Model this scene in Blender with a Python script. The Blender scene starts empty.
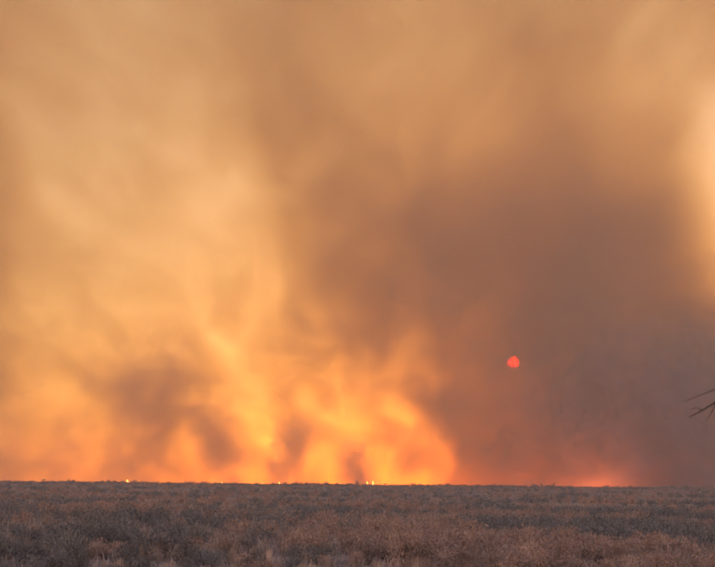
import bpy, math, random
import numpy as np
from mathutils import Vector, Matrix

random.seed(7)
rng = np.random.default_rng(7)
scene = bpy.context.scene
col = scene.collection
R = math.radians

# ------------------------------------------------------------------ camera
CAM_H = 1.75
FPX = 1100.0                       # focal length in photo pixels (715 wide)
PITCH = math.atan(201.0 / FPX)
cam_data = bpy.data.cameras.new('camera')
cam_data.sensor_width = 36.0
cam_data.lens = 36.0 * FPX / 715.0
cam_data.clip_start = 0.1
cam_data.clip_end = 40000.0
cam = bpy.data.objects.new('camera', cam_data)
col.objects.link(cam)
cam.location = (0, 0, CAM_H)
ROLL = R(0.55)
cam.rotation_euler = (Matrix.Rotation(R(90) + PITCH, 3, 'X') @ Matrix.Rotation(ROLL, 3, 'Z')).to_euler()
scene.camera = cam
cam_data.dof.use_dof = True
cam_data.dof.focus_distance = 130.0
cam_data.dof.aperture_fstop = 2.0

# ------------------------------------------------------------------ sun direction
SUN_AZ = math.atan((514 - 357.5) / FPX)     # to the right of +Y
SUN_EL = R(6.4)
sun_dir = Vector((math.sin(SUN_AZ) * math.cos(SUN_EL), math.cos(SUN_AZ) * math.cos(SUN_EL), math.sin(SUN_EL)))

# ------------------------------------------------------------------ world
world = bpy.data.worlds.new('World')
scene.world = world
world.use_nodes = True
wn, wl = world.node_tree.nodes, world.node_tree.links
wn.clear()
sky = wn.new('ShaderNodeTexSky')
sky.sky_type = 'NISHITA'
sky.sun_disc = False
sky.sun_elevation = SUN_EL
sky.sun_rotation = SUN_AZ
sky.altitude = 200
sky.air_density = 1.6
sky.dust_density = 0.4
sky.ozone_density = 1.0
tint = wn.new('ShaderNodeMix')
tint.data_type = 'RGBA'
tint.blend_type = 'MULTIPLY'
tint.inputs[0].default_value = 1.0
tint.inputs[7].default_value = (1.0, 0.72, 0.86, 1)      # the whole sky is seen through a high smoke pall
bg = wn.new('ShaderNodeBackground')
bg.inputs['Strength'].default_value = 0.15
wo = wn.new('ShaderNodeOutputWorld')
wl.new(sky.outputs[0], tint.inputs[6])
wl.new(tint.outputs[2], bg.inputs[0])
wl.new(bg.outputs[0], wo.inputs[0])

# ------------------------------------------------------------------ sun lamp
sl = bpy.data.lights.new('sun_light', 'SUN')
sl.energy = 0.5
sl.angle = R(0.53)
sl.color = (1.0, 0.62, 0.36)
so = bpy.data.objects.new('sun_light', sl)
col.objects.link(so)
so.rotation_euler = (-sun_dir).to_track_quat('-Z', 'Y').to_euler()

# ------------------------------------------------------------------ exposure and render settings
vs = scene.view_settings
vs.view_transform = 'Standard'
vs.look = 'None'
vs.gamma = 1.0
vs.exposure = 1.9
vs.use_curve_mapping = False
scene.render.engine = 'CYCLES'
cy = scene.cycles
cy.use_denoising = True
cy.volume_bounces = 1
cy.max_bounces = 5
cy.use_adaptive_sampling = True
cy.adaptive_threshold = 0.03
cy.adaptive_min_samples = 56
cy.volume_step_rate = 9.0
cy.filter_width = 2.2


# ================================================================== helpers
def px_dir(px, py):
    """photo pixel -> world direction (roll included)."""
    v = Vector(((px - 357.5) / FPX, (283.5 - py) / FPX, -1.0))
    return cam.rotation_euler.to_matrix() @ v


def at(px, py, Y):
    d = px_dir(px, py)
    k = Y / d.y
    return Vector((d.x * k, Y, CAM_H + d.z * k))


def tag(o, label=None, cat=None, group=None, kind=None):
    for k, v in (('label', label), ('category', cat), ('group', group), ('kind', kind)):
        if v:
            o[k] = v
    return o


def mesh_obj(name, verts, faces, mat, parent=None, smooth=False):
    me = bpy.data.meshes.new(name)
    me.from_pydata(verts, [], faces)
    me.materials.append(mat)
    if smooth:
        me.polygons.foreach_set('use_smooth', [True] * len(me.polygons))
    me.update()
    o = bpy.data.objects.new(name, me)
    col.objects.link(o)
    o.parent = parent
    return o


def tri_mesh(name, V, mat):
    """V: (n,3,3) triangle soup -> mesh datablock (fast)."""
    n = len(V)
    me = bpy.data.meshes.new(name)
    me.vertices.add(n * 3)
    me.vertices.foreach_set('co', V.astype(np.float32).ravel())
    me.loops.add(n * 3)
    me.loops.foreach_set('vertex_index', np.arange(n * 3, dtype=np.int32))
    me.polygons.add(n)
    me.polygons.foreach_set('loop_start', np.arange(0, n * 3, 3, dtype=np.int32))
    me.update(calc_edges=True)
    me.validate()
    me.materials.append(mat)
    return me


def hnoise(x, y, s, seed=0.0):
    """cheap smooth 2-D value built from sines."""
    return (np.sin(x / s * 1.7 + seed * 3.1 + 1.3 * np.sin(y / s * 0.9 + seed)) +
            np.sin(y / s * 1.9 + seed * 1.7 + 1.1 * np.sin(x / s * 1.1 + 2 * seed)) +
            np.sin((x + y) / s * 1.2 + seed * 5.3)) / 3.0


def sstep(a, b, x):
    t = np.clip((x - a) / (b - a), 0, 1)
    return t * t * (3 - 2 * t)


def ground_z(x, y):
    x = np.asarray(x, float)
    y = np.asarray(y, float)
    rise = 1.25 * sstep(70, 320, y) - 4.5 * sstep(345, 480, y)
    near = sstep(-10, 20, y) * (1 - sstep(900, 1600, y))
    return rise + near * (0.16 * hnoise(x, y, 14.0, 1.0) + 0.10 * hnoise(x, y, 5.0, 2.0))


# ================================================================== materials
def surf_mat(name, cols, rough=0.9, scale=3.0, rand=0.35, bump=0.0, translucent=0.0):
    """two-colour noise mix with per-object brightness variation."""
    m = bpy.data.materials.new(name)
    m.use_nodes = True
    nt = m.node_tree
    b = nt.nodes['Principled BSDF']
    b.inputs['Roughness'].default_value = rough
    b.inputs['Specular IOR Level'].default_value = 0.15
    tc = nt.nodes.new('ShaderNodeNewGeometry')
    no = nt.nodes.new('ShaderNodeTexNoise')
    no.inputs['Scale'].default_value = scale
    no.inputs['Detail'].default_value = 5
    nt.links.new(tc.outputs['Position'], no.inputs['Vector'])
    cr = nt.nodes.new('ShaderNodeValToRGB')
    cr.color_ramp.elements[0].position = 0.36
    cr.color_ramp.elements[1].position = 0.64
    cr.color_ramp.elements[0].color = (*cols[0], 1)
    cr.color_ramp.elements[1].color = (*cols[-1], 1)
    if len(cols) == 3:
        e = cr.color_ramp.elements.new(0.5)
        e.color = (*cols[1], 1)
    nt.links.new(no.outputs['Fac'], cr.inputs['Fac'])
    oi = nt.nodes.new('ShaderNodeObjectInfo')
    mr = nt.nodes.new('ShaderNodeMapRange')
    mr.inputs['To Min'].default_value = 1.0 - rand
    mr.inputs['To Max'].default_value = 1.0 + rand
    nt.links.new(oi.outputs['Random'], mr.inputs['Value'])
    mx = nt.nodes.new('ShaderNodeMix')
    mx.data_type = 'RGBA'
    mx.blend_type = 'MULTIPLY'
    mx.inputs[0].default_value = 1.0
    nt.links.new(cr.outputs['Color'], mx.inputs[6])
    nt.links.new(mr.outputs['Result'], mx.inputs[7])
    nt.links.new(mx.outputs[2], b.inputs['Base Color'])
    if bump:
        n2 = nt.nodes.new('ShaderNodeTexNoise')
        n2.inputs['Scale'].default_value = scale * 6
        n2.inputs['Detail'].default_value = 6
        nt.links.new(tc.outputs['Position'], n2.inputs['Vector'])
        bp = nt.nodes.new('ShaderNodeBump')
        bp.inputs['Strength'].default_value = bump
        bp.inputs['Distance'].default_value = 0.08
        nt.links.new(n2.outputs['Fac'], bp.inputs['Height'])
        nt.links.new(bp.outputs['Normal'], b.inputs['Normal'])
    return m


M_SOIL = surf_mat('dry_soil', [(0.12, 0.092, 0.082), (0.19, 0.145, 0.125), (0.27, 0.20, 0.17)], scale=0.35, rand=0.0, bump=0.6)
M_RUST = surf_mat('rust_foliage', [(0.225, 0.15, 0.125), (0.37, 0.255, 0.21)], scale=2.0)
M_SAGE = surf_mat('sage_foliage', [(0.11, 0.106, 0.108), (0.19, 0.18, 0.178)], scale=2.0)
M_STRAW = surf_mat('straw_blades', [(0.30, 0.22, 0.18), (0.47, 0.355, 0.295)], scale=1.5)
M_TWIG = surf_mat('bare_twig', [(0.05, 0.038, 0.032), (0.09, 0.068, 0.055)], scale=8.0)
M_BARK = surf_mat('grey_bark', [(0.045, 0.036, 0.03), (0.09, 0.07, 0.058)], scale=9.0, rand=0.0, bump=0.8)


def emit_mat(name, color, strength):
    m = bpy.data.materials.new(name)
    m.use_nodes = True
    nt = m.node_tree
    nt.nodes.clear()
    e = nt.nodes.new('ShaderNodeEmission')
    e.inputs['Color'].default_value = (*color, 1)
    e.inputs['Strength'].default_value = strength
    o = nt.nodes.new('ShaderNodeOutputMaterial')
    nt.links.new(e.outputs[0], o.inputs['Surface'])
    return m


def flame_mat(name, strength, root=(1.0, 0.46, 0.10)):
    """yellow at the root, orange-red at the tip."""
    m = emit_mat(name, (1, 0.4, 0.08), strength)
    nt = m.node_tree
    e = [n for n in nt.nodes if n.type == 'EMISSION'][0]
    tc = nt.nodes.new('ShaderNodeTexCoord')
    sp = nt.nodes.new('ShaderNodeSeparateXYZ')
    nt.links.new(tc.outputs['Generated'], sp.inputs[0])
    cr = nt.nodes.new('ShaderNodeValToRGB')
    cr.color_ramp.elements[0].color = (*root, 1)
    cr.color_ramp.elements[1].color = (1.0, 0.16, 0.02, 1)
    nt.links.new(sp.outputs['Z'], cr.inputs['Fac'])
    nt.links.new(cr.outputs['Color'], e.inputs['Color'])
    return m


def smoke_mat(name, scat, absb, aniso, gain=1.0):
    """brown wood smoke: scatters all colours, swallows blue most."""
    m = bpy.data.materials.new(name)
    m.use_nodes = True
    nt = m.node_tree
    nt.nodes.clear()
    at_ = nt.nodes.new('ShaderNodeAttribute')
    at_.attribute_name = 'density'
    mu = nt.nodes.new('ShaderNodeMath')
    mu.operation = 'MULTIPLY'
    mu.inputs[1].default_value = gain
    nt.links.new(at_.outputs['Fac'], mu.inputs[0])
    s = nt.nodes.new('ShaderNodeVolumeScatter')
    s.inputs['Color'].default_value = (*scat, 1)
    s.inputs['Anisotropy'].default_value = aniso
    a = nt.nodes.new('ShaderNodeVolumeAbsorption')
    a.inputs['Color'].default_value = (*[1 - v for v in absb], 1)
    ad = nt.nodes.new('ShaderNodeAddShader')
    o = nt.nodes.new('ShaderNodeOutputMaterial')
    nt.links.new(mu.outputs[0], s.inputs['Density'])
    nt.links.new(mu.outputs[0], a.inputs['Density'])
    nt.links.new(s.outputs[0], ad.inputs[0])
    nt.links.new(a.outputs[0], ad.inputs[1])
    nt.links.new(ad.outputs[0], o.inputs['Volume'])
    return m


# ================================================================== the ground
def make_ground():
    ys = np.concatenate([np.arange(-60, 20, 10.0), np.arange(20, 120, 1.6), np.arange(120, 360, 5.0),
                         np.arange(360, 700, 20.0), np.linspace(700, 1100, 12)])
    us = np.linspace(-1, 1, 121)
    V, F = [], []
    for y in ys:
        w = 90 + 0.75 * max(y, 0)
        xs = us * w
        zs = ground_z(xs, np.full_like(xs, y))
        V += [(float(x), float(y), float(z)) for x, z in zip(xs, zs)]
    n = len(us)
    for j in range(len(ys) - 1):
        for i in range(n - 1):
            a = j * n + i
            F.append((a, a + 1, a + 1 + n, a + n))
    o = mesh_obj('ground', V, F, M_SOIL, smooth=True)
    tag(o, 'dry soil plain under the brush, running to the fire', 'ground', kind='structure')


make_ground()

# ================================================================== the sun disc
def make_sun():
    d = 12000.0
    r = d * math.tan(R(0.235))
    V, F = [], []
    nu, nv = 24, 12
    for j in range(nv + 1):
        th = math.pi * j / nv
        for i in range(nu):
            ph = 2 * math.pi * i / nu
            V.append((r * math.sin(th) * math.cos(ph), r * math.sin(th) * math.sin(ph), r * math.cos(th)))
    for j in range(nv):
        for i in range(nu):
            F.append((j * nu + i, j * nu + (i + 1) % nu, (j + 1) * nu + (i + 1) % nu, (j + 1) * nu + i))
    o = mesh_obj('sun', V, F, emit_mat('sun_surface', (1.0, 0.004, 0.005), 700.0), smooth=True)
    c = at(514, 362, d)
    o.location = c
    tag(o, 'small red sun disc glowing through the dark smoke', 'sun', kind='structure')


make_sun()


# ================================================================== smoke
class Field:
    """tiny helper that writes geometry-node maths."""

    def __init__(self, nt):
        self.nt = nt

    def new(self, t):
        return self.nt.nodes.new(t)

    def link(self, a, sock):
        if isinstance(a, (int, float)):
            sock.default_value = a
        elif isinstance(a, tuple):
            sock.default_value = a
        else:
            self.nt.links.new(a, sock)

    def m(self, op, a, b=0.0, c=None, clamp=False):
        n = self.new('ShaderNodeMath')
        n.operation = op
        n.use_clamp = clamp
        self.link(a, n.inputs[0])
        self.link(b, n.inputs[1])
        if c is not None:
            self.link(c, n.inputs[2])
        return n.outputs[0]

    def add(self, a, b): return self.m('ADD', a, b)
    def sub(self, a, b): return self.m('SUBTRACT', a, b)
    def mul(self, a, b): return self.m('MULTIPLY', a, b)

    def smooth(self, v, a, b, lo=0.0, hi=1.0):
        n = self.new('ShaderNodeMapRange')
        n.interpolation_type = 'SMOOTHSTEP'
        self.link(v, n.inputs['Value'])
        n.inputs['From Min'].default_value = a
        n.inputs['From Max'].default_value = b
        n.inputs['To Min'].default_value = lo
        n.inputs['To Max'].default_value = hi
        return n.outputs['Result']

    def xyz(self):
        p = self.new('GeometryNodeInputPosition')
        s = self.new('ShaderNodeSeparateXYZ')
        self.nt.links.new(p.outputs[0], s.inputs[0])
        return s.outputs

    def comb(self, x, y, z):
        c = self.new('ShaderNodeCombineXYZ')
        for v, s in zip((x, y, z), c.inputs):
            self.link(v, s)
        return c.outputs[0]

    def noise(self, vec, scale, detail=4.0, rough=0.55, dist=0.0, color=False):
        n = self.new('ShaderNodeTexNoise')
        n.noise_dimensions = '3D'
        self.link(vec, n.inputs['Vector'])
        n.inputs['Scale'].default_value = scale
        n.inputs['Detail'].default_value = detail
        n.inputs['Roughness'].default_value = rough
        n.inputs['Distortion'].default_value = dist
        if color:
            s = self.new('ShaderNodeSeparateXYZ')
            self.nt.links.new(n.outputs['Color'], s.inputs[0])
            return s.outputs
        return n.outputs['Fac']

    def gauss(self, x, z, cx, cz, sx, sz, amp, rot=0.0):
        """amp * exp(-(u/sx)^2 - (v/sz)^2), turned by rot."""
        dx, dz = self.sub(x, cx), self.sub(z, cz)
        if rot:
            c, s = math.cos(rot), math.sin(rot)
            u = self.add(self.mul(dx, c), self.mul(dz, s))
            v = self.sub(self.mul(dz, c), self.mul(dx, s))
        else:
            u, v = dx, dz
        u, v = self.mul(u, 1 / sx), self.mul(v, 1 / sz)
        q = self.add(self.mul(u, u), self.mul(v, v))
        return self.mul(self.m('EXPONENT', self.mul(q, -1.0)), amp)


def volume_object(name, build, lo, hi, res, mat):
    """volume whose density grid is computed by geometry nodes: build(Field) -> density socket."""
    vol = bpy.data.volumes.new(name)
    vol.materials.append(mat)
    o = bpy.data.objects.new(name, vol)
    col.objects.link(o)
    ng = bpy.data.node_groups.new(name + '_density', 'GeometryNodeTree')
    ng.interface.new_socket('Geometry', in_out='INPUT', socket_type='NodeSocketGeometry')
    ng.interface.new_socket('Geometry', in_out='OUTPUT', socket_type='NodeSocketGeometry')
    out = ng.nodes.new('NodeGroupOutput')
    f = Field(ng)
    dens = build(f)
    vc = ng.nodes.new('GeometryNodeVolumeCube')
    ng.links.new(dens, vc.inputs['Density'])
    vc.inputs['Background'].default_value = 0.0
    vc.inputs['Min'].default_value = lo
    vc.inputs['Max'].default_value = hi
    for ax, r in zip('XYZ', res):
        vc.inputs['Resolution ' + ax].default_value = r
    sm = ng.nodes.new('GeometryNodeSetMaterial')
    sm.inputs['Material'].default_value = mat
    ng.links.new(vc.outputs[0], sm.inputs[0])
    ng.links.new(sm.outputs[0], out.inputs[0])
    md = o.modifiers.new('density', 'NODES')
    md.node_group = ng
    return o


SMOKE = smoke_mat('brown_smoke', (0.68, 0.74, 0.90), (0.08, 0.19, 0.60), 0.15)

BY0, BY1 = 450.0, 610.0
BYM = 520.0


def P(px, py, Y=BYM):
    v = at(px, py, Y)
    return v.x, v.z


PXM = BYM / FPX                    # metres per photo pixel at the bank's middle


def bank(f):
    x, y, z = f.xyz()
    # push the shapes about so nothing keeps a smooth outline
    w = f.noise(f.comb(x, f.mul(y, 0.25), z), 1 / 70.0, 3.0, 0.6, color=True)
    xw = f.add(x, f.mul(f.sub(w[0], 0.5), 45.0))
    zw = f.add(z, f.mul(f.sub(w[1], 0.5), 45.0))
    # px, py, sx, sy (photo pixels), amount, turn
    thin = [
        (310, 110, 70, 150, 1.3, 0.25),      # darker wedge in the middle
        (395, 250, 85, 120, 1.9, 0.55),
        (150, 400, 75, 50, 0.5, 0.0),        # brown billow on the left
        (30, 430, 90, 50, -0.25, 0.0),
        (-50, 250, 42, 300, 2.4, 0.0),       # extra smoke added to darken the left edge like a vignette
        (450, 0, 300, 110, 0.9, 0.0),
        (420, 455, 60, 45, 0.15, 0.0),
        (250, 425, 24, 60, -1.0, 0.0),       # pale yellow gap
        (200, 260, 120, 60, -0.4, 0.0),
        (728, 150, 45, 120, -1.3, 0.0),
        (-400, 300, 250, 400, 0.6, 0.0),
    ]
    dense = [
        (572, 420, 110, 150, 3.1, 0.0),      # the dark mass on the right
        (580, 240, 170, 120, 2.6, 0.0),
        (700, 400, 140, 160, 2.0, 0.0),
        (478, 395, 38, 80, 0.8, 0.0),
        (745, 100, 60, 70, -3.0, 0.0),       # bright gap top right
        (745, 235, 38, 60, -8.0, 0.0),
        (900, 300, 140, 400, 3.5, 0.0),
    ]

    def total(blobs):
        S = None
        for (px, py, sx, sy, a, r) in blobs:
            cx, cz = P(px, py)
            g = f.gauss(xw, zw, cx, cz, sx * PXM, sy * PXM, a, r)
            S = g if S is None else f.add(S, g)
        return S

    n = f.noise(f.comb(xw, f.mul(y, 0.22), zw), 1 / 48.0, 6.0, 0.58)
    T = f.mul(f.add(total(thin), f.smooth(z, 0.0, 150.0, 2.6, 1.7)), f.smooth(n, 0.30, 0.70, 0.74, 1.26))
    D = f.mul(f.m('MAXIMUM', total(dense), 0.0), f.smooth(n, 0.30, 0.70, 0.85, 1.15))
    n2 = f.noise(f.comb(xw, f.mul(y, 0.3), zw), 1 / 17.0, 5.0, 0.6)
    low = f.smooth(z, 20, 110, 1.0, 0.4)
    T = f.mul(T, f.add(1.0, f.mul(f.smooth(n2, 0.3, 0.7, -0.5, 0.5), low)))
    T = f.m('MAXIMUM', f.add(T, D), 0.0)
    prof = f.mul(f.smooth(y, BY0, BY0 + 55), f.smooth(y, BY1 - 35, BY1, 1.0, 0.0))
    side = f.mul(f.smooth(z, 300, 372, 1.0, 0.0), f.smooth(f.m('ABSOLUTE', x), 430, 500, 1.0, 0.0))
    return f.mul(f.mul(T, prof), f.mul(side, 1.0 / 115.0))


b = volume_object('smoke_bank', bank, (-505, BY0, -4), (505, BY1, 376), (440, 26, 170), SMOKE)
tag(b, 'wall of orange and brown smoke rising across the whole fire front', 'smoke', kind='stuff')


# ------------------------------------------------------------------ plumes standing in front of the bank
def make_plume(px, py_top, base_w, top_w, lean_px, tau, Y, label, seed, mat=None):
    """a billow rising from the fire line; sizes in photo pixels at distance Y."""
    k = Y / FPX
    foot = at(px, 485, Y)
    H = at(px, py_top, Y).z + 3.0
    r0, r1 = base_w * 0.5 * k, top_w * 0.5 * k
    lean = lean_px * k
    rm = max(r0, r1) * 1.5 + 4.0
    dy = max(r0, r1) * 0.8 + 4

    def build(f):
        x, y, z = f.xyz()
        vec = f.comb(f.add(x, seed * 37.0), f.add(y, seed * 11.0), z)
        w = f.noise(vec, 1 / 16.0, 4.0, 0.6, color=True)
        xw = f.add(x, f.mul(f.sub(w[0], 0.5), r1 * 1.8 + 6))
        yw = f.add(y, f.mul(f.sub(w[1], 0.5), r1 * 1.0))
        zw = f.add(z, f.mul(f.sub(w[2], 0.5), r1 * 1.2 + 4))
        t = f.mul(zw, 1.0 / H)
        cx = f.mul(f.m('POWER', f.m('MAXIMUM', t, 0.0), 1.5), lean)
        rad = f.m('MAXIMUM', f.add(f.mul(t, r1 - r0), r0), 0.5)
        dx = f.m('DIVIDE', f.sub(xw, cx), rad)
        dd = f.m('DIVIDE', yw, f.mul(rad, 0.75))
        q = f.m('SQRT', f.add(f.mul(dx, dx), f.mul(dd, dd)))
        body = f.smooth(q, 0.25, 1.05, 1.0, 0.0)
        n = f.noise(vec, 1 / 7.0, 5.0, 0.62)
        body = f.mul(body, f.smooth(n, 0.32, 0.68, 0.12, 1.85))
        fade = f.smooth(t, 0.35, 1.0, 1.0, 0.0)
        edge = f.mul(f.smooth(f.m('ABSOLUTE', x), rm + abs(lean) - 5, rm + abs(lean), 1.0, 0.0),
                     f.smooth(f.m('ABSOLUTE', y), dy - 3, dy, 1.0, 0.0))
        return f.mul(f.mul(body, edge), f.mul(fade, tau / (r0 + r1)))

    ex = rm + abs(lean)
    vox = 1.3
    res = [max(8, int(2 * ex / vox)), max(8, int(2 * dy / 2.0)), max(8, int((H + 8) / vox))]
    o = volume_object('smoke_plume', build, (-ex, -dy, 0), (ex, dy, H + 8), res, mat or PLUME)
    o.location = (foot.x, Y, float(ground_z(foot.x, Y)) - 0.5)
    tag(o, label, 'smoke', 'dark plumes along the fire line')


PLUME = smoke_mat('sooty_smoke', (0.54, 0.48, 0.46), (0.18, 0.36, 0.60), 0.1)
for i, a in enumerate([
    (135, 320, 70, 165, 30, 2.7, 436, 'broad brown smoke billow standing highest over the fire line'),
    (222, 385, 50, 76, -14, 2.4, 440, 'brown smoke puff between the broad billow and the pale yellow gap'),
    (284, 410, 34, 46, 14, 4.5, 430, 'dark purple smoke puff right beside the pale yellow gap'),
    (356, 430, 34, 44, -10, 4.0, 432, 'small dark smoke puff above a bright flame'),
    (60, 400, 60, 76, 10, 1.4, 438, 'ragged brown smoke low on the fire line beside the broad billow'),
    (8, 400, 40, 60, 6, 0.8, 434, 'narrow orange brown smoke puff at the far end of the fire line'),
]):
    make_plume(*a, seed=i + 1)
SOOT_SHADE = smoke_mat('shaded_black_smoke', (0.36, 0.36, 0.42), (0.40, 0.46, 0.50), 0.1)  # soot tone with the shade low in the dark mass put into the colour
make_plume(668, 300, 250, 200, 10, 5.5, 442, 'grey black smoke, coloured for soot and shade, in the darkest part of the smoke wall', 9, SOOT_SHADE)
make_plume(545, 320, 120, 170, 20, 1.1, 448, 'thin grey smoke rising below the red sun', 11, SOOT_SHADE)

# ================================================================== flames
def flame_mesh(name, h, w, seed, mat):
    r = random.Random(seed)
    tongues = r.randint(3, 5)
    n = 20
    rows = 8
    ph = r.uniform(0, 6.28)
    V, F = [], []
    for j in range(rows):
        t = j / rows
        for i in range(n):
            a = 2 * math.pi * i / n
            lobe = 0.5 + 0.5 * math.cos(tongues * a + ph)
            top = 0.45 + 0.55 * lobe * (0.7 + 0.3 * math.sin(2 * a + seed))
            z = t * h * top
            rad = w * (1 - 0.75 * t * (1.15 - 0.4 * lobe)) * (0.8 + 0.25 * lobe)
            V.append((rad * math.cos(a) + 0.12 * w * math.sin(5 * t + seed), 0.6 * rad * math.sin(a), z))
    for j in range(rows - 1):
        for i in range(n):
            F.append((j * n + i, j * n + (i + 1) % n, (j + 1) * n + (i + 1) % n, (j + 1) * n + i))
    V.append((0.1 * w, 0, h * 0.7))
    c = len(V) - 1
    for i in range(n):
        F.append(((rows - 1) * n + i, (rows - 1) * n + (i + 1) % n, c))
    me = bpy.data.meshes.new(name)
    me.from_pydata(V, [], F)
    me.materials.append(mat)
    return me


M_FLAME = flame_mat('flame_near', 1.6)
M_RED = flame_mat('flame_red', 34.0, (1.0, 0.20, 0.05))
M_FIRE = flame_mat('flame_deep', 10.0)
flame_meshes = [flame_mesh('flame', 1.0, 0.55, 10 + i, M_FLAME) for i in range(4)]
fire_meshes = [flame_mesh('flame', 1.0, 0.8, 20 + i, M_FIRE) for i in range(4)]

red_meshes = [flame_mesh('flame', 1.0, 0.8, 30 + i, M_RED) for i in range(4)]


def put_flame(px, Y, h, w, meshes, i, label, group):
    p = at(px, 485, Y)
    o = bpy.data.objects.new('flame', meshes[i % len(meshes)])
    col.objects.link(o)
    o.location = (p.x, Y, float(ground_z(p.x, Y)) - 0.1)
    o.scale = (w, w, h)
    o.rotation_euler = (0, 0, i * 1.3)
    tag(o, label, 'flame', group)


PUFF = 'small flame at the foot of the dark purple smoke puff'
BRIGHT = 'bright orange flame at the foot of the small dark smoke puff'
for i, (px, Y, h, w, lb) in enumerate([
        (127, 380, 3.0, 1.0, 'lone small flame on the skyline under the broad brown billow'),
        (222, 382, 2.5, 0.8, 'small flame on the skyline under the brown puff beside the pale yellow gap'),
        (262, 381, 2.4, 0.7, PUFF), (279, 379, 2.7, 0.8, PUFF), (301, 380, 2.4, 0.6, PUFF),
        (367, 379, 3.0, 1.1, BRIGHT), (373, 381, 3.5, 0.9, BRIGHT), (383, 383, 2.8, 1.0, BRIGHT)]):
    put_flame(px, Y, h, w, flame_meshes, i, lb, 'flames on the skyline')
for i in range(26):
    px = -20 + i * 19.4 + random.uniform(-6, 6)
    put_flame(px, random.uniform(440, 462), random.uniform(2.0, 3.2), random.uniform(1.4, 2.4), fire_meshes, i,
              'flame burning low inside the yellow smoke behind the skyline', 'flames inside the smoke')
for i, (px, Y, h, w) in enumerate([(520, 434, 2.8, 2.0), (541, 428, 3.0, 2.4), (556, 426, 3.0, 2.2), (571, 425, 3.2, 2.6),
                                   (586, 432, 3.4, 2.6), (600, 436, 3.4, 2.4), (614, 438, 3.0, 2.0)]):
    put_flame(px, Y, h, w, red_meshes, i, 'deep red flame burning within the dark smoke under the sun', 'red flames under the sun')

# ================================================================== brush and grass
def unit(n, g):
    v = g.normal(size=(n, 3))
    return v / np.linalg.norm(v, axis=1)[:, None]


def blade_tris(root, tip, width, side):
    """one tapering bent blade per row: root (n,3), tip (n,3), width (n,), side (n,3) -> (3n,3,3)."""
    mid = root * 0.45 + tip * 0.55
    mid[:, 2] += 0.10 * np.linalg.norm(tip - root, axis=1)
    s = side * width[:, None]
    a, b = root - s, root + s
    c, d = mid - s * 0.7, mid + s * 0.7
    return np.concatenate([np.stack([a, b, d], 1), np.stack([a, d, c], 1), np.stack([c, d, tip], 1)])


def shrub_tris(g, n_leaf, n_stem, leaf, W, H):
    """(stems, leaves) of a loose uneven dome W wide and H high."""
    lobes = [(g.uniform(-0.5, 0.5) * W * 0.6, g.uniform(-0.5, 0.5) * W * 0.6, g.uniform(0.35, 0.75) * H, g.uniform(0.28, 0.5)) for _ in range(6)]
    pts = []
    for (lx, ly, lz, lr) in lobes:
        m = n_leaf // 6
        d = unit(m, g) * (g.random(m) ** 0.45)[:, None]
        pts.append(np.stack([lx + d[:, 0] * lr * W * 0.7, ly + d[:, 1] * lr * W * 0.7, lz + d[:, 2] * lr * H * 0.9], 1))
    p = np.concatenate(pts)
    p[:, 2] = np.maximum(p[:, 2], 0.03)
    n = len(p)
    u, v = unit(n, g), unit(n, g)
    u[:, 2] = np.abs(u[:, 2]) + 0.3
    sz = leaf * g.uniform(0.5, 1.4, n)[:, None]
    leaves = np.stack([p - v * sz * 0.45, p + v * sz * 0.45, p + u * sz * 1.6], 1)
    k = g.integers(0, n, n_stem)
    tip = p[k] * np.array([1.08, 1.08, 1.12])
    root = np.zeros((n_stem, 3))
    root[:, :2] = g.normal(size=(n_stem, 2)) * 0.03 * W
    root[:, 2] = -0.04
    sd = unit(n_stem, g)
    sd[:, 2] = 0
    stems = blade_tris(root, tip, np.full(n_stem, 0.010), sd)
    return stems, leaves


def tussock_tris(g, n, W, H):
    ang = g.uniform(0, 2 * np.pi, n)
    spread = g.random(n) ** 0.7
    root = np.stack([np.cos(ang) * spread * W * 0.18, np.sin(ang) * spread * W * 0.18, np.full(n, -0.03)], 1)
    hh = H * g.uniform(0.5, 1.1, n)
    tip = np.stack([np.cos(ang) * spread * W * 0.5, np.sin(ang) * spread * W * 0.5, hh * (1.05 - 0.5 * spread)], 1)
    sd = np.stack([-np.sin(ang), np.cos(ang), np.zeros(n)], 1)
    return blade_tris(root, tip, np.full(n, 0.009), sd)


g = np.random.default_rng(21)
KIND = {
    'dry_shrub': dict(mat=M_RUST, group='rust brown shrubs in the brush field', label=('low rust brown dry shrub among the brush', 'large rust brown bushy shrub rising from the brush'), cat='shrub', size=1.0),
    'sage_shrub': dict(mat=M_SAGE, group='grey green shrubs in the brush field', label=('low dark grey green shrub among the brush', 'large dark grey green bushy shrub rising from the brush'), cat='shrub', size=1.1),
    'grass_tussock': dict(mat=M_STRAW, group='straw tussocks in the brush field', label=('short pale straw coloured grass tussock between the shrubs', 'tall pale straw coloured grass tussock between the shrubs'), cat='grass', size=0.9),
}
proto = {k: [] for k in KIND}
for v in range(6):
    for k in ('dry_shrub', 'sage_shrub'):
        st, lf = shrub_tris(g, 760, 34, 0.029, g.uniform(0.75, 1.1), g.uniform(0.45, 0.7))
        proto[k].append((tri_mesh('stems', st, M_TWIG), tri_mesh('foliage', lf, KIND[k]['mat'])))
    proto['grass_tussock'].append(tussock_tris(g, 150, g.uniform(0.6, 0.9), g.uniform(0.4, 0.6)))
proto['grass_tussock'] = [tri_mesh('grass_tussock', t, M_STRAW) for t in proto['grass_tussock']]


def kind_at(x, y, r):
    """patchy field: which plant grows at a spot."""
    p = float(hnoise(x, y * 0.6, 4.5, 4.0)) + 0.5 * float(hnoise(x, y, 1.7, 6.0)) + (r - 0.5) * 0.9
    if p > 0.22:
        return 'dry_shrub'
    if p < -0.32:
        return 'sage_shrub'
    return 'grass_tussock'


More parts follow.
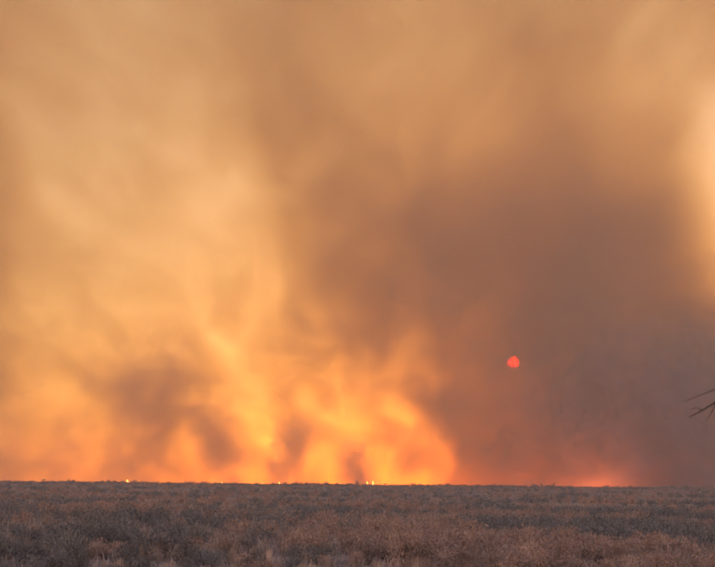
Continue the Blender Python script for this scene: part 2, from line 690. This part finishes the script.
# spots over the visible wedge, nearest first
spots = []
y = 21.5
while y < 340:
    step = 0.62 + 0.011 * (y - 20)
    half = y * 0.36 + 2
    nx = int(2 * half / step)
    for i in range(nx):
        sx = -half + (i + random.random()) * step
        sy = y + (random.random() - 0.5) * step
        spots.append((sx, sy, random.random()))
    y += step * (1.0 + 0.004 * (y - 20))
spots.sort(key=lambda s: s[1])
count = {k: 0 for k in KIND}
rest = []
for (sx, sy, rr) in spots:
    k = kind_at(sx, sy, rr)
    if count[k] >= 95:
        rest.append((sx, sy, rr, k))
        continue
    i = count[k]
    count[k] += 1
    z = float(ground_z(sx, sy))
    big = random.random() > 0.5
    sc = (random.uniform(0.95, 1.25) if big else random.uniform(0.6, 0.8)) * KIND[k]['size'] * 0.85
    pr = proto[k][i % 6]
    if k == 'grass_tussock':
        o = bpy.data.objects.new(k, pr)
        col.objects.link(o)
    else:
        o = bpy.data.objects.new(k, None)
        o.empty_display_size = 0.3
        col.objects.link(o)
        for me in pr:
            c = bpy.data.objects.new(me.name.split('.')[0], me)
            c.parent = o
            col.objects.link(c)
    o.location = (sx, sy, z)
    o.rotation_euler = (0, 0, random.uniform(0, 6.28))
    o.scale = (sc, sc, sc * random.uniform(0.8, 1.15))
    tag(o, KIND[k]['label'][int(big)], KIND[k]['cat'], ('large ' if big else 'small ') + KIND[k]['group'])

# the rest of the brush, too far off to pick apart
lod = [{k: [] for k in KIND}, {k: [] for k in KIND}]
for lev, (nl, ns, lf_) in enumerate(((264, 8, 0.046), (90, 3, 0.085))):
    for v in range(8):
        for k in ('dry_shrub', 'sage_shrub'):
            st, lf = shrub_tris(g, nl, ns, lf_, 0.95, 0.58)
            lod[lev][k].append(np.concatenate([lf, st]))
        lod[lev]['grass_tussock'].append(tussock_tris(g, (60, 30)[lev], 0.8, 0.5))
# a closer stand of dark brush along the crest that makes the skyline
for i in range(1500):
    sy = random.uniform(285, 345)
    sx = random.uniform(-1, 1) * sy * 0.37
    rest.append((sx, sy, 0.5, random.choice(('sage_shrub', 'sage_shrub', 'dry_shrub'))))
bins = {k: [] for k in KIND}
for (sx, sy, rr, k) in rest:
    t = lod[0 if sy < 75 else 1][k][random.randrange(8)]
    a = random.uniform(0, 6.28)
    sc = random.uniform(0.65, 1.25) * KIND[k]['size'] * (0.85 + 0.0016 * sy)
    c_, s_ = math.cos(a) * sc, math.sin(a) * sc
    q = np.empty_like(t)
    q[..., 0] = t[..., 0] * c_ - t[..., 1] * s_ + sx
    q[..., 1] = t[..., 0] * s_ + t[..., 1] * c_ + sy
    up = 1.0 + 0.35 * float(hnoise(sx, sy, 9.0, 3.0))
    if sy > 285 and random.random() < 0.10:
        up *= random.uniform(1.3, 1.9)
    q[..., 2] = t[..., 2] * min(sc, 1.15) * up + float(ground_z(sx, sy)) - (0.12 if sy > 75 else 0.0)
    bins[k].append(q)
print('BRUSH', {k: sum(len(q) for q in v) for k, v in bins.items()})
for k, nm, lb in (('dry_shrub', 'dry_brush', 'mass of rust brown brush covering the plain'), ('sage_shrub', 'sage_brush', 'mass of grey green brush covering the plain'),
                  ('grass_tussock', 'dry_grass', 'straw coloured grass covering the plain')):
    o = bpy.data.objects.new(nm, tri_mesh(nm, np.concatenate(bins[k]), KIND[k]['mat']))
    col.objects.link(o)
    tag(o, lb, 'grass' if k == 'grass_tussock' else 'brush', kind='stuff')

# short litter grass between the plants
n = 60000
yy = 20 + 90 * g.random(n) ** 1.5
xx = (g.random(n) * 2 - 1) * (yy * 0.36 + 2)
keep = hnoise(xx, yy, 2.2, 9.0) + g.normal(size=n) * 0.5 > -0.1
xx, yy = xx[keep], yy[keep]
n = len(xx)
zz = ground_z(xx, yy)
ang = g.uniform(0, 2 * np.pi, n)
hh = g.uniform(0.08, 0.26, n)
root = np.stack([xx, yy, zz - 0.01], 1)
tip = root + np.stack([np.cos(ang) * hh * 0.7, np.sin(ang) * hh * 0.7, hh], 1)
sd = np.stack([-np.sin(ang), np.cos(ang), np.zeros(n)], 1)
o = bpy.data.objects.new('short_grass', tri_mesh('short_grass', blade_tris(root, tip, np.full(n, 0.012), sd), M_STRAW))
col.objects.link(o)
tag(o, 'short dry grass between the shrubs and tussocks', 'grass', kind='stuff')

# ================================================================== the bare tree beside the view
def tube(pts, radii, n=7):
    V, F = [], []
    pts = [Vector(p) for p in pts]
    for j, p in enumerate(pts):
        d = (pts[min(j + 1, len(pts) - 1)] - pts[max(j - 1, 0)]).normalized()
        u = d.orthogonal().normalized()
        v = d.cross(u)
        for i in range(n):
            a = 2 * math.pi * i / n
            V.append(tuple(p + (u * math.cos(a) + v * math.sin(a)) * radii[j]))
    for j in range(len(pts) - 1):
        for i in range(n):
            F.append((j * n + i, j * n + (i + 1) % n, (j + 1) * n + (i + 1) % n, (j + 1) * n + i))
    F.append(tuple(range(n))[::-1])
    F.append(tuple(len(pts) * n - n + i for i in range(n)))
    return V, F


def make_tree():
    D = 13.0
    base = Vector((at(715, 400, D).x + 1.35, D, 0.0))
    base.z = float(ground_z(base.x, base.y)) - 0.05
    t = bpy.data.objects.new('bare_tree', None)
    col.objects.link(t)
    t.location = base
    tag(t, 'leafless tree with thin bare twigs hanging across the grey smoke', 'tree')

    def part(name, pts, radii, parent=t):
        V, F = tube(pts, radii)
        return mesh_obj(name, V, F, M_BARK, parent, smooth=True)

    L = lambda px, py, d: at(px, py, d) - base
    trunk = [(0, 0, 0), (0.05, 0.02, 0.8), (-0.03, 0.05, 1.6), (0.06, 0.0, 2.4), (0.02, 0.03, 3.1), (0.1, 0.0, 3.8)]
    part('trunk', trunk, [0.11, 0.085, 0.075, 0.06, 0.04, 0.012])
    b1 = part('branch', [(0.05, 0, 2.3), (-0.35, -0.02, 2.75), (-0.85, 0.02, 2.9), tuple(L(735, 392, D)), tuple(L(716, 402, D)), tuple(L(703, 410, D)), tuple(L(689, 417, D))],
              [0.035, 0.026, 0.018, 0.014, 0.011, 0.008, 0.004])
    part('twig', [tuple(L(735, 392, D)), tuple(L(719, 388, D - 0.1)), tuple(L(703, 394, D - 0.15)), tuple(L(684, 402, D - 0.2))], [0.009, 0.007, 0.0045, 0.002], b1)
    part('twig', [tuple(L(716, 402, D)), tuple(L(712, 412, D + 0.1)), tuple(L(706, 421, D + 0.12))], [0.006, 0.004, 0.002], b1)
    part('twig', [tuple(L(703, 410, D)), tuple(L(696, 408, D)), tuple(L(690, 409, D))], [0.005, 0.003, 0.002], b1)
    rr = random.Random(5)
    for i in range(9):
        z0 = 1.7 + 0.22 * i
        a = rr.uniform(-1.2, 1.2)          # away from the view
        ln = rr.uniform(0.7, 1.3)
        p = [(0.02, 0, z0)]
        for s in (0.35, 0.7, 1.0):
            p.append((math.cos(a) * ln * s + rr.uniform(-.06, .06), math.sin(a) * ln * s + rr.uniform(-.06, .06), z0 + 0.55 * ln * s - 0.2 * s * s))
        br = part('branch', p, [0.028, 0.018, 0.011, 0.004])
        q = Vector(p[2])
        part('twig', [tuple(q), tuple(q + Vector((0.15, rr.uniform(-.2, .2), 0.2))), tuple(q + Vector((0.3, rr.uniform(-.3, .3), 0.3)))], [0.008, 0.005, 0.002], br)


make_tree()


def make_haze():
    m = bpy.data.materials.new('thin_haze')
    m.use_nodes = True
    nt = m.node_tree
    nt.nodes.clear()
    v = nt.nodes.new('ShaderNodeVolumePrincipled')
    v.inputs['Color'].default_value = (0.80, 0.80, 0.84, 1)
    v.inputs['Density'].default_value = 0.0005
    o = nt.nodes.new('ShaderNodeOutputMaterial')
    nt.links.new(v.outputs[0], o.inputs['Volume'])
    x, y0, y1, z0, z1 = 960, -75, 1110, -8, 400
    V = [(-x, y0, z0), (x, y0, z0), (x, y1, z0), (-x, y1, z0), (-x, y0, z1), (x, y0, z1), (x, y1, z1), (-x, y1, z1)]
    F = [(0, 3, 2, 1), (4, 5, 6, 7), (0, 1, 5, 4), (1, 2, 6, 5), (2, 3, 7, 6), (3, 0, 4, 7)]
    tag(mesh_obj('haze', V, F, m), 'thin smoky haze filling the air over the plain', 'haze', kind='stuff')


make_haze()
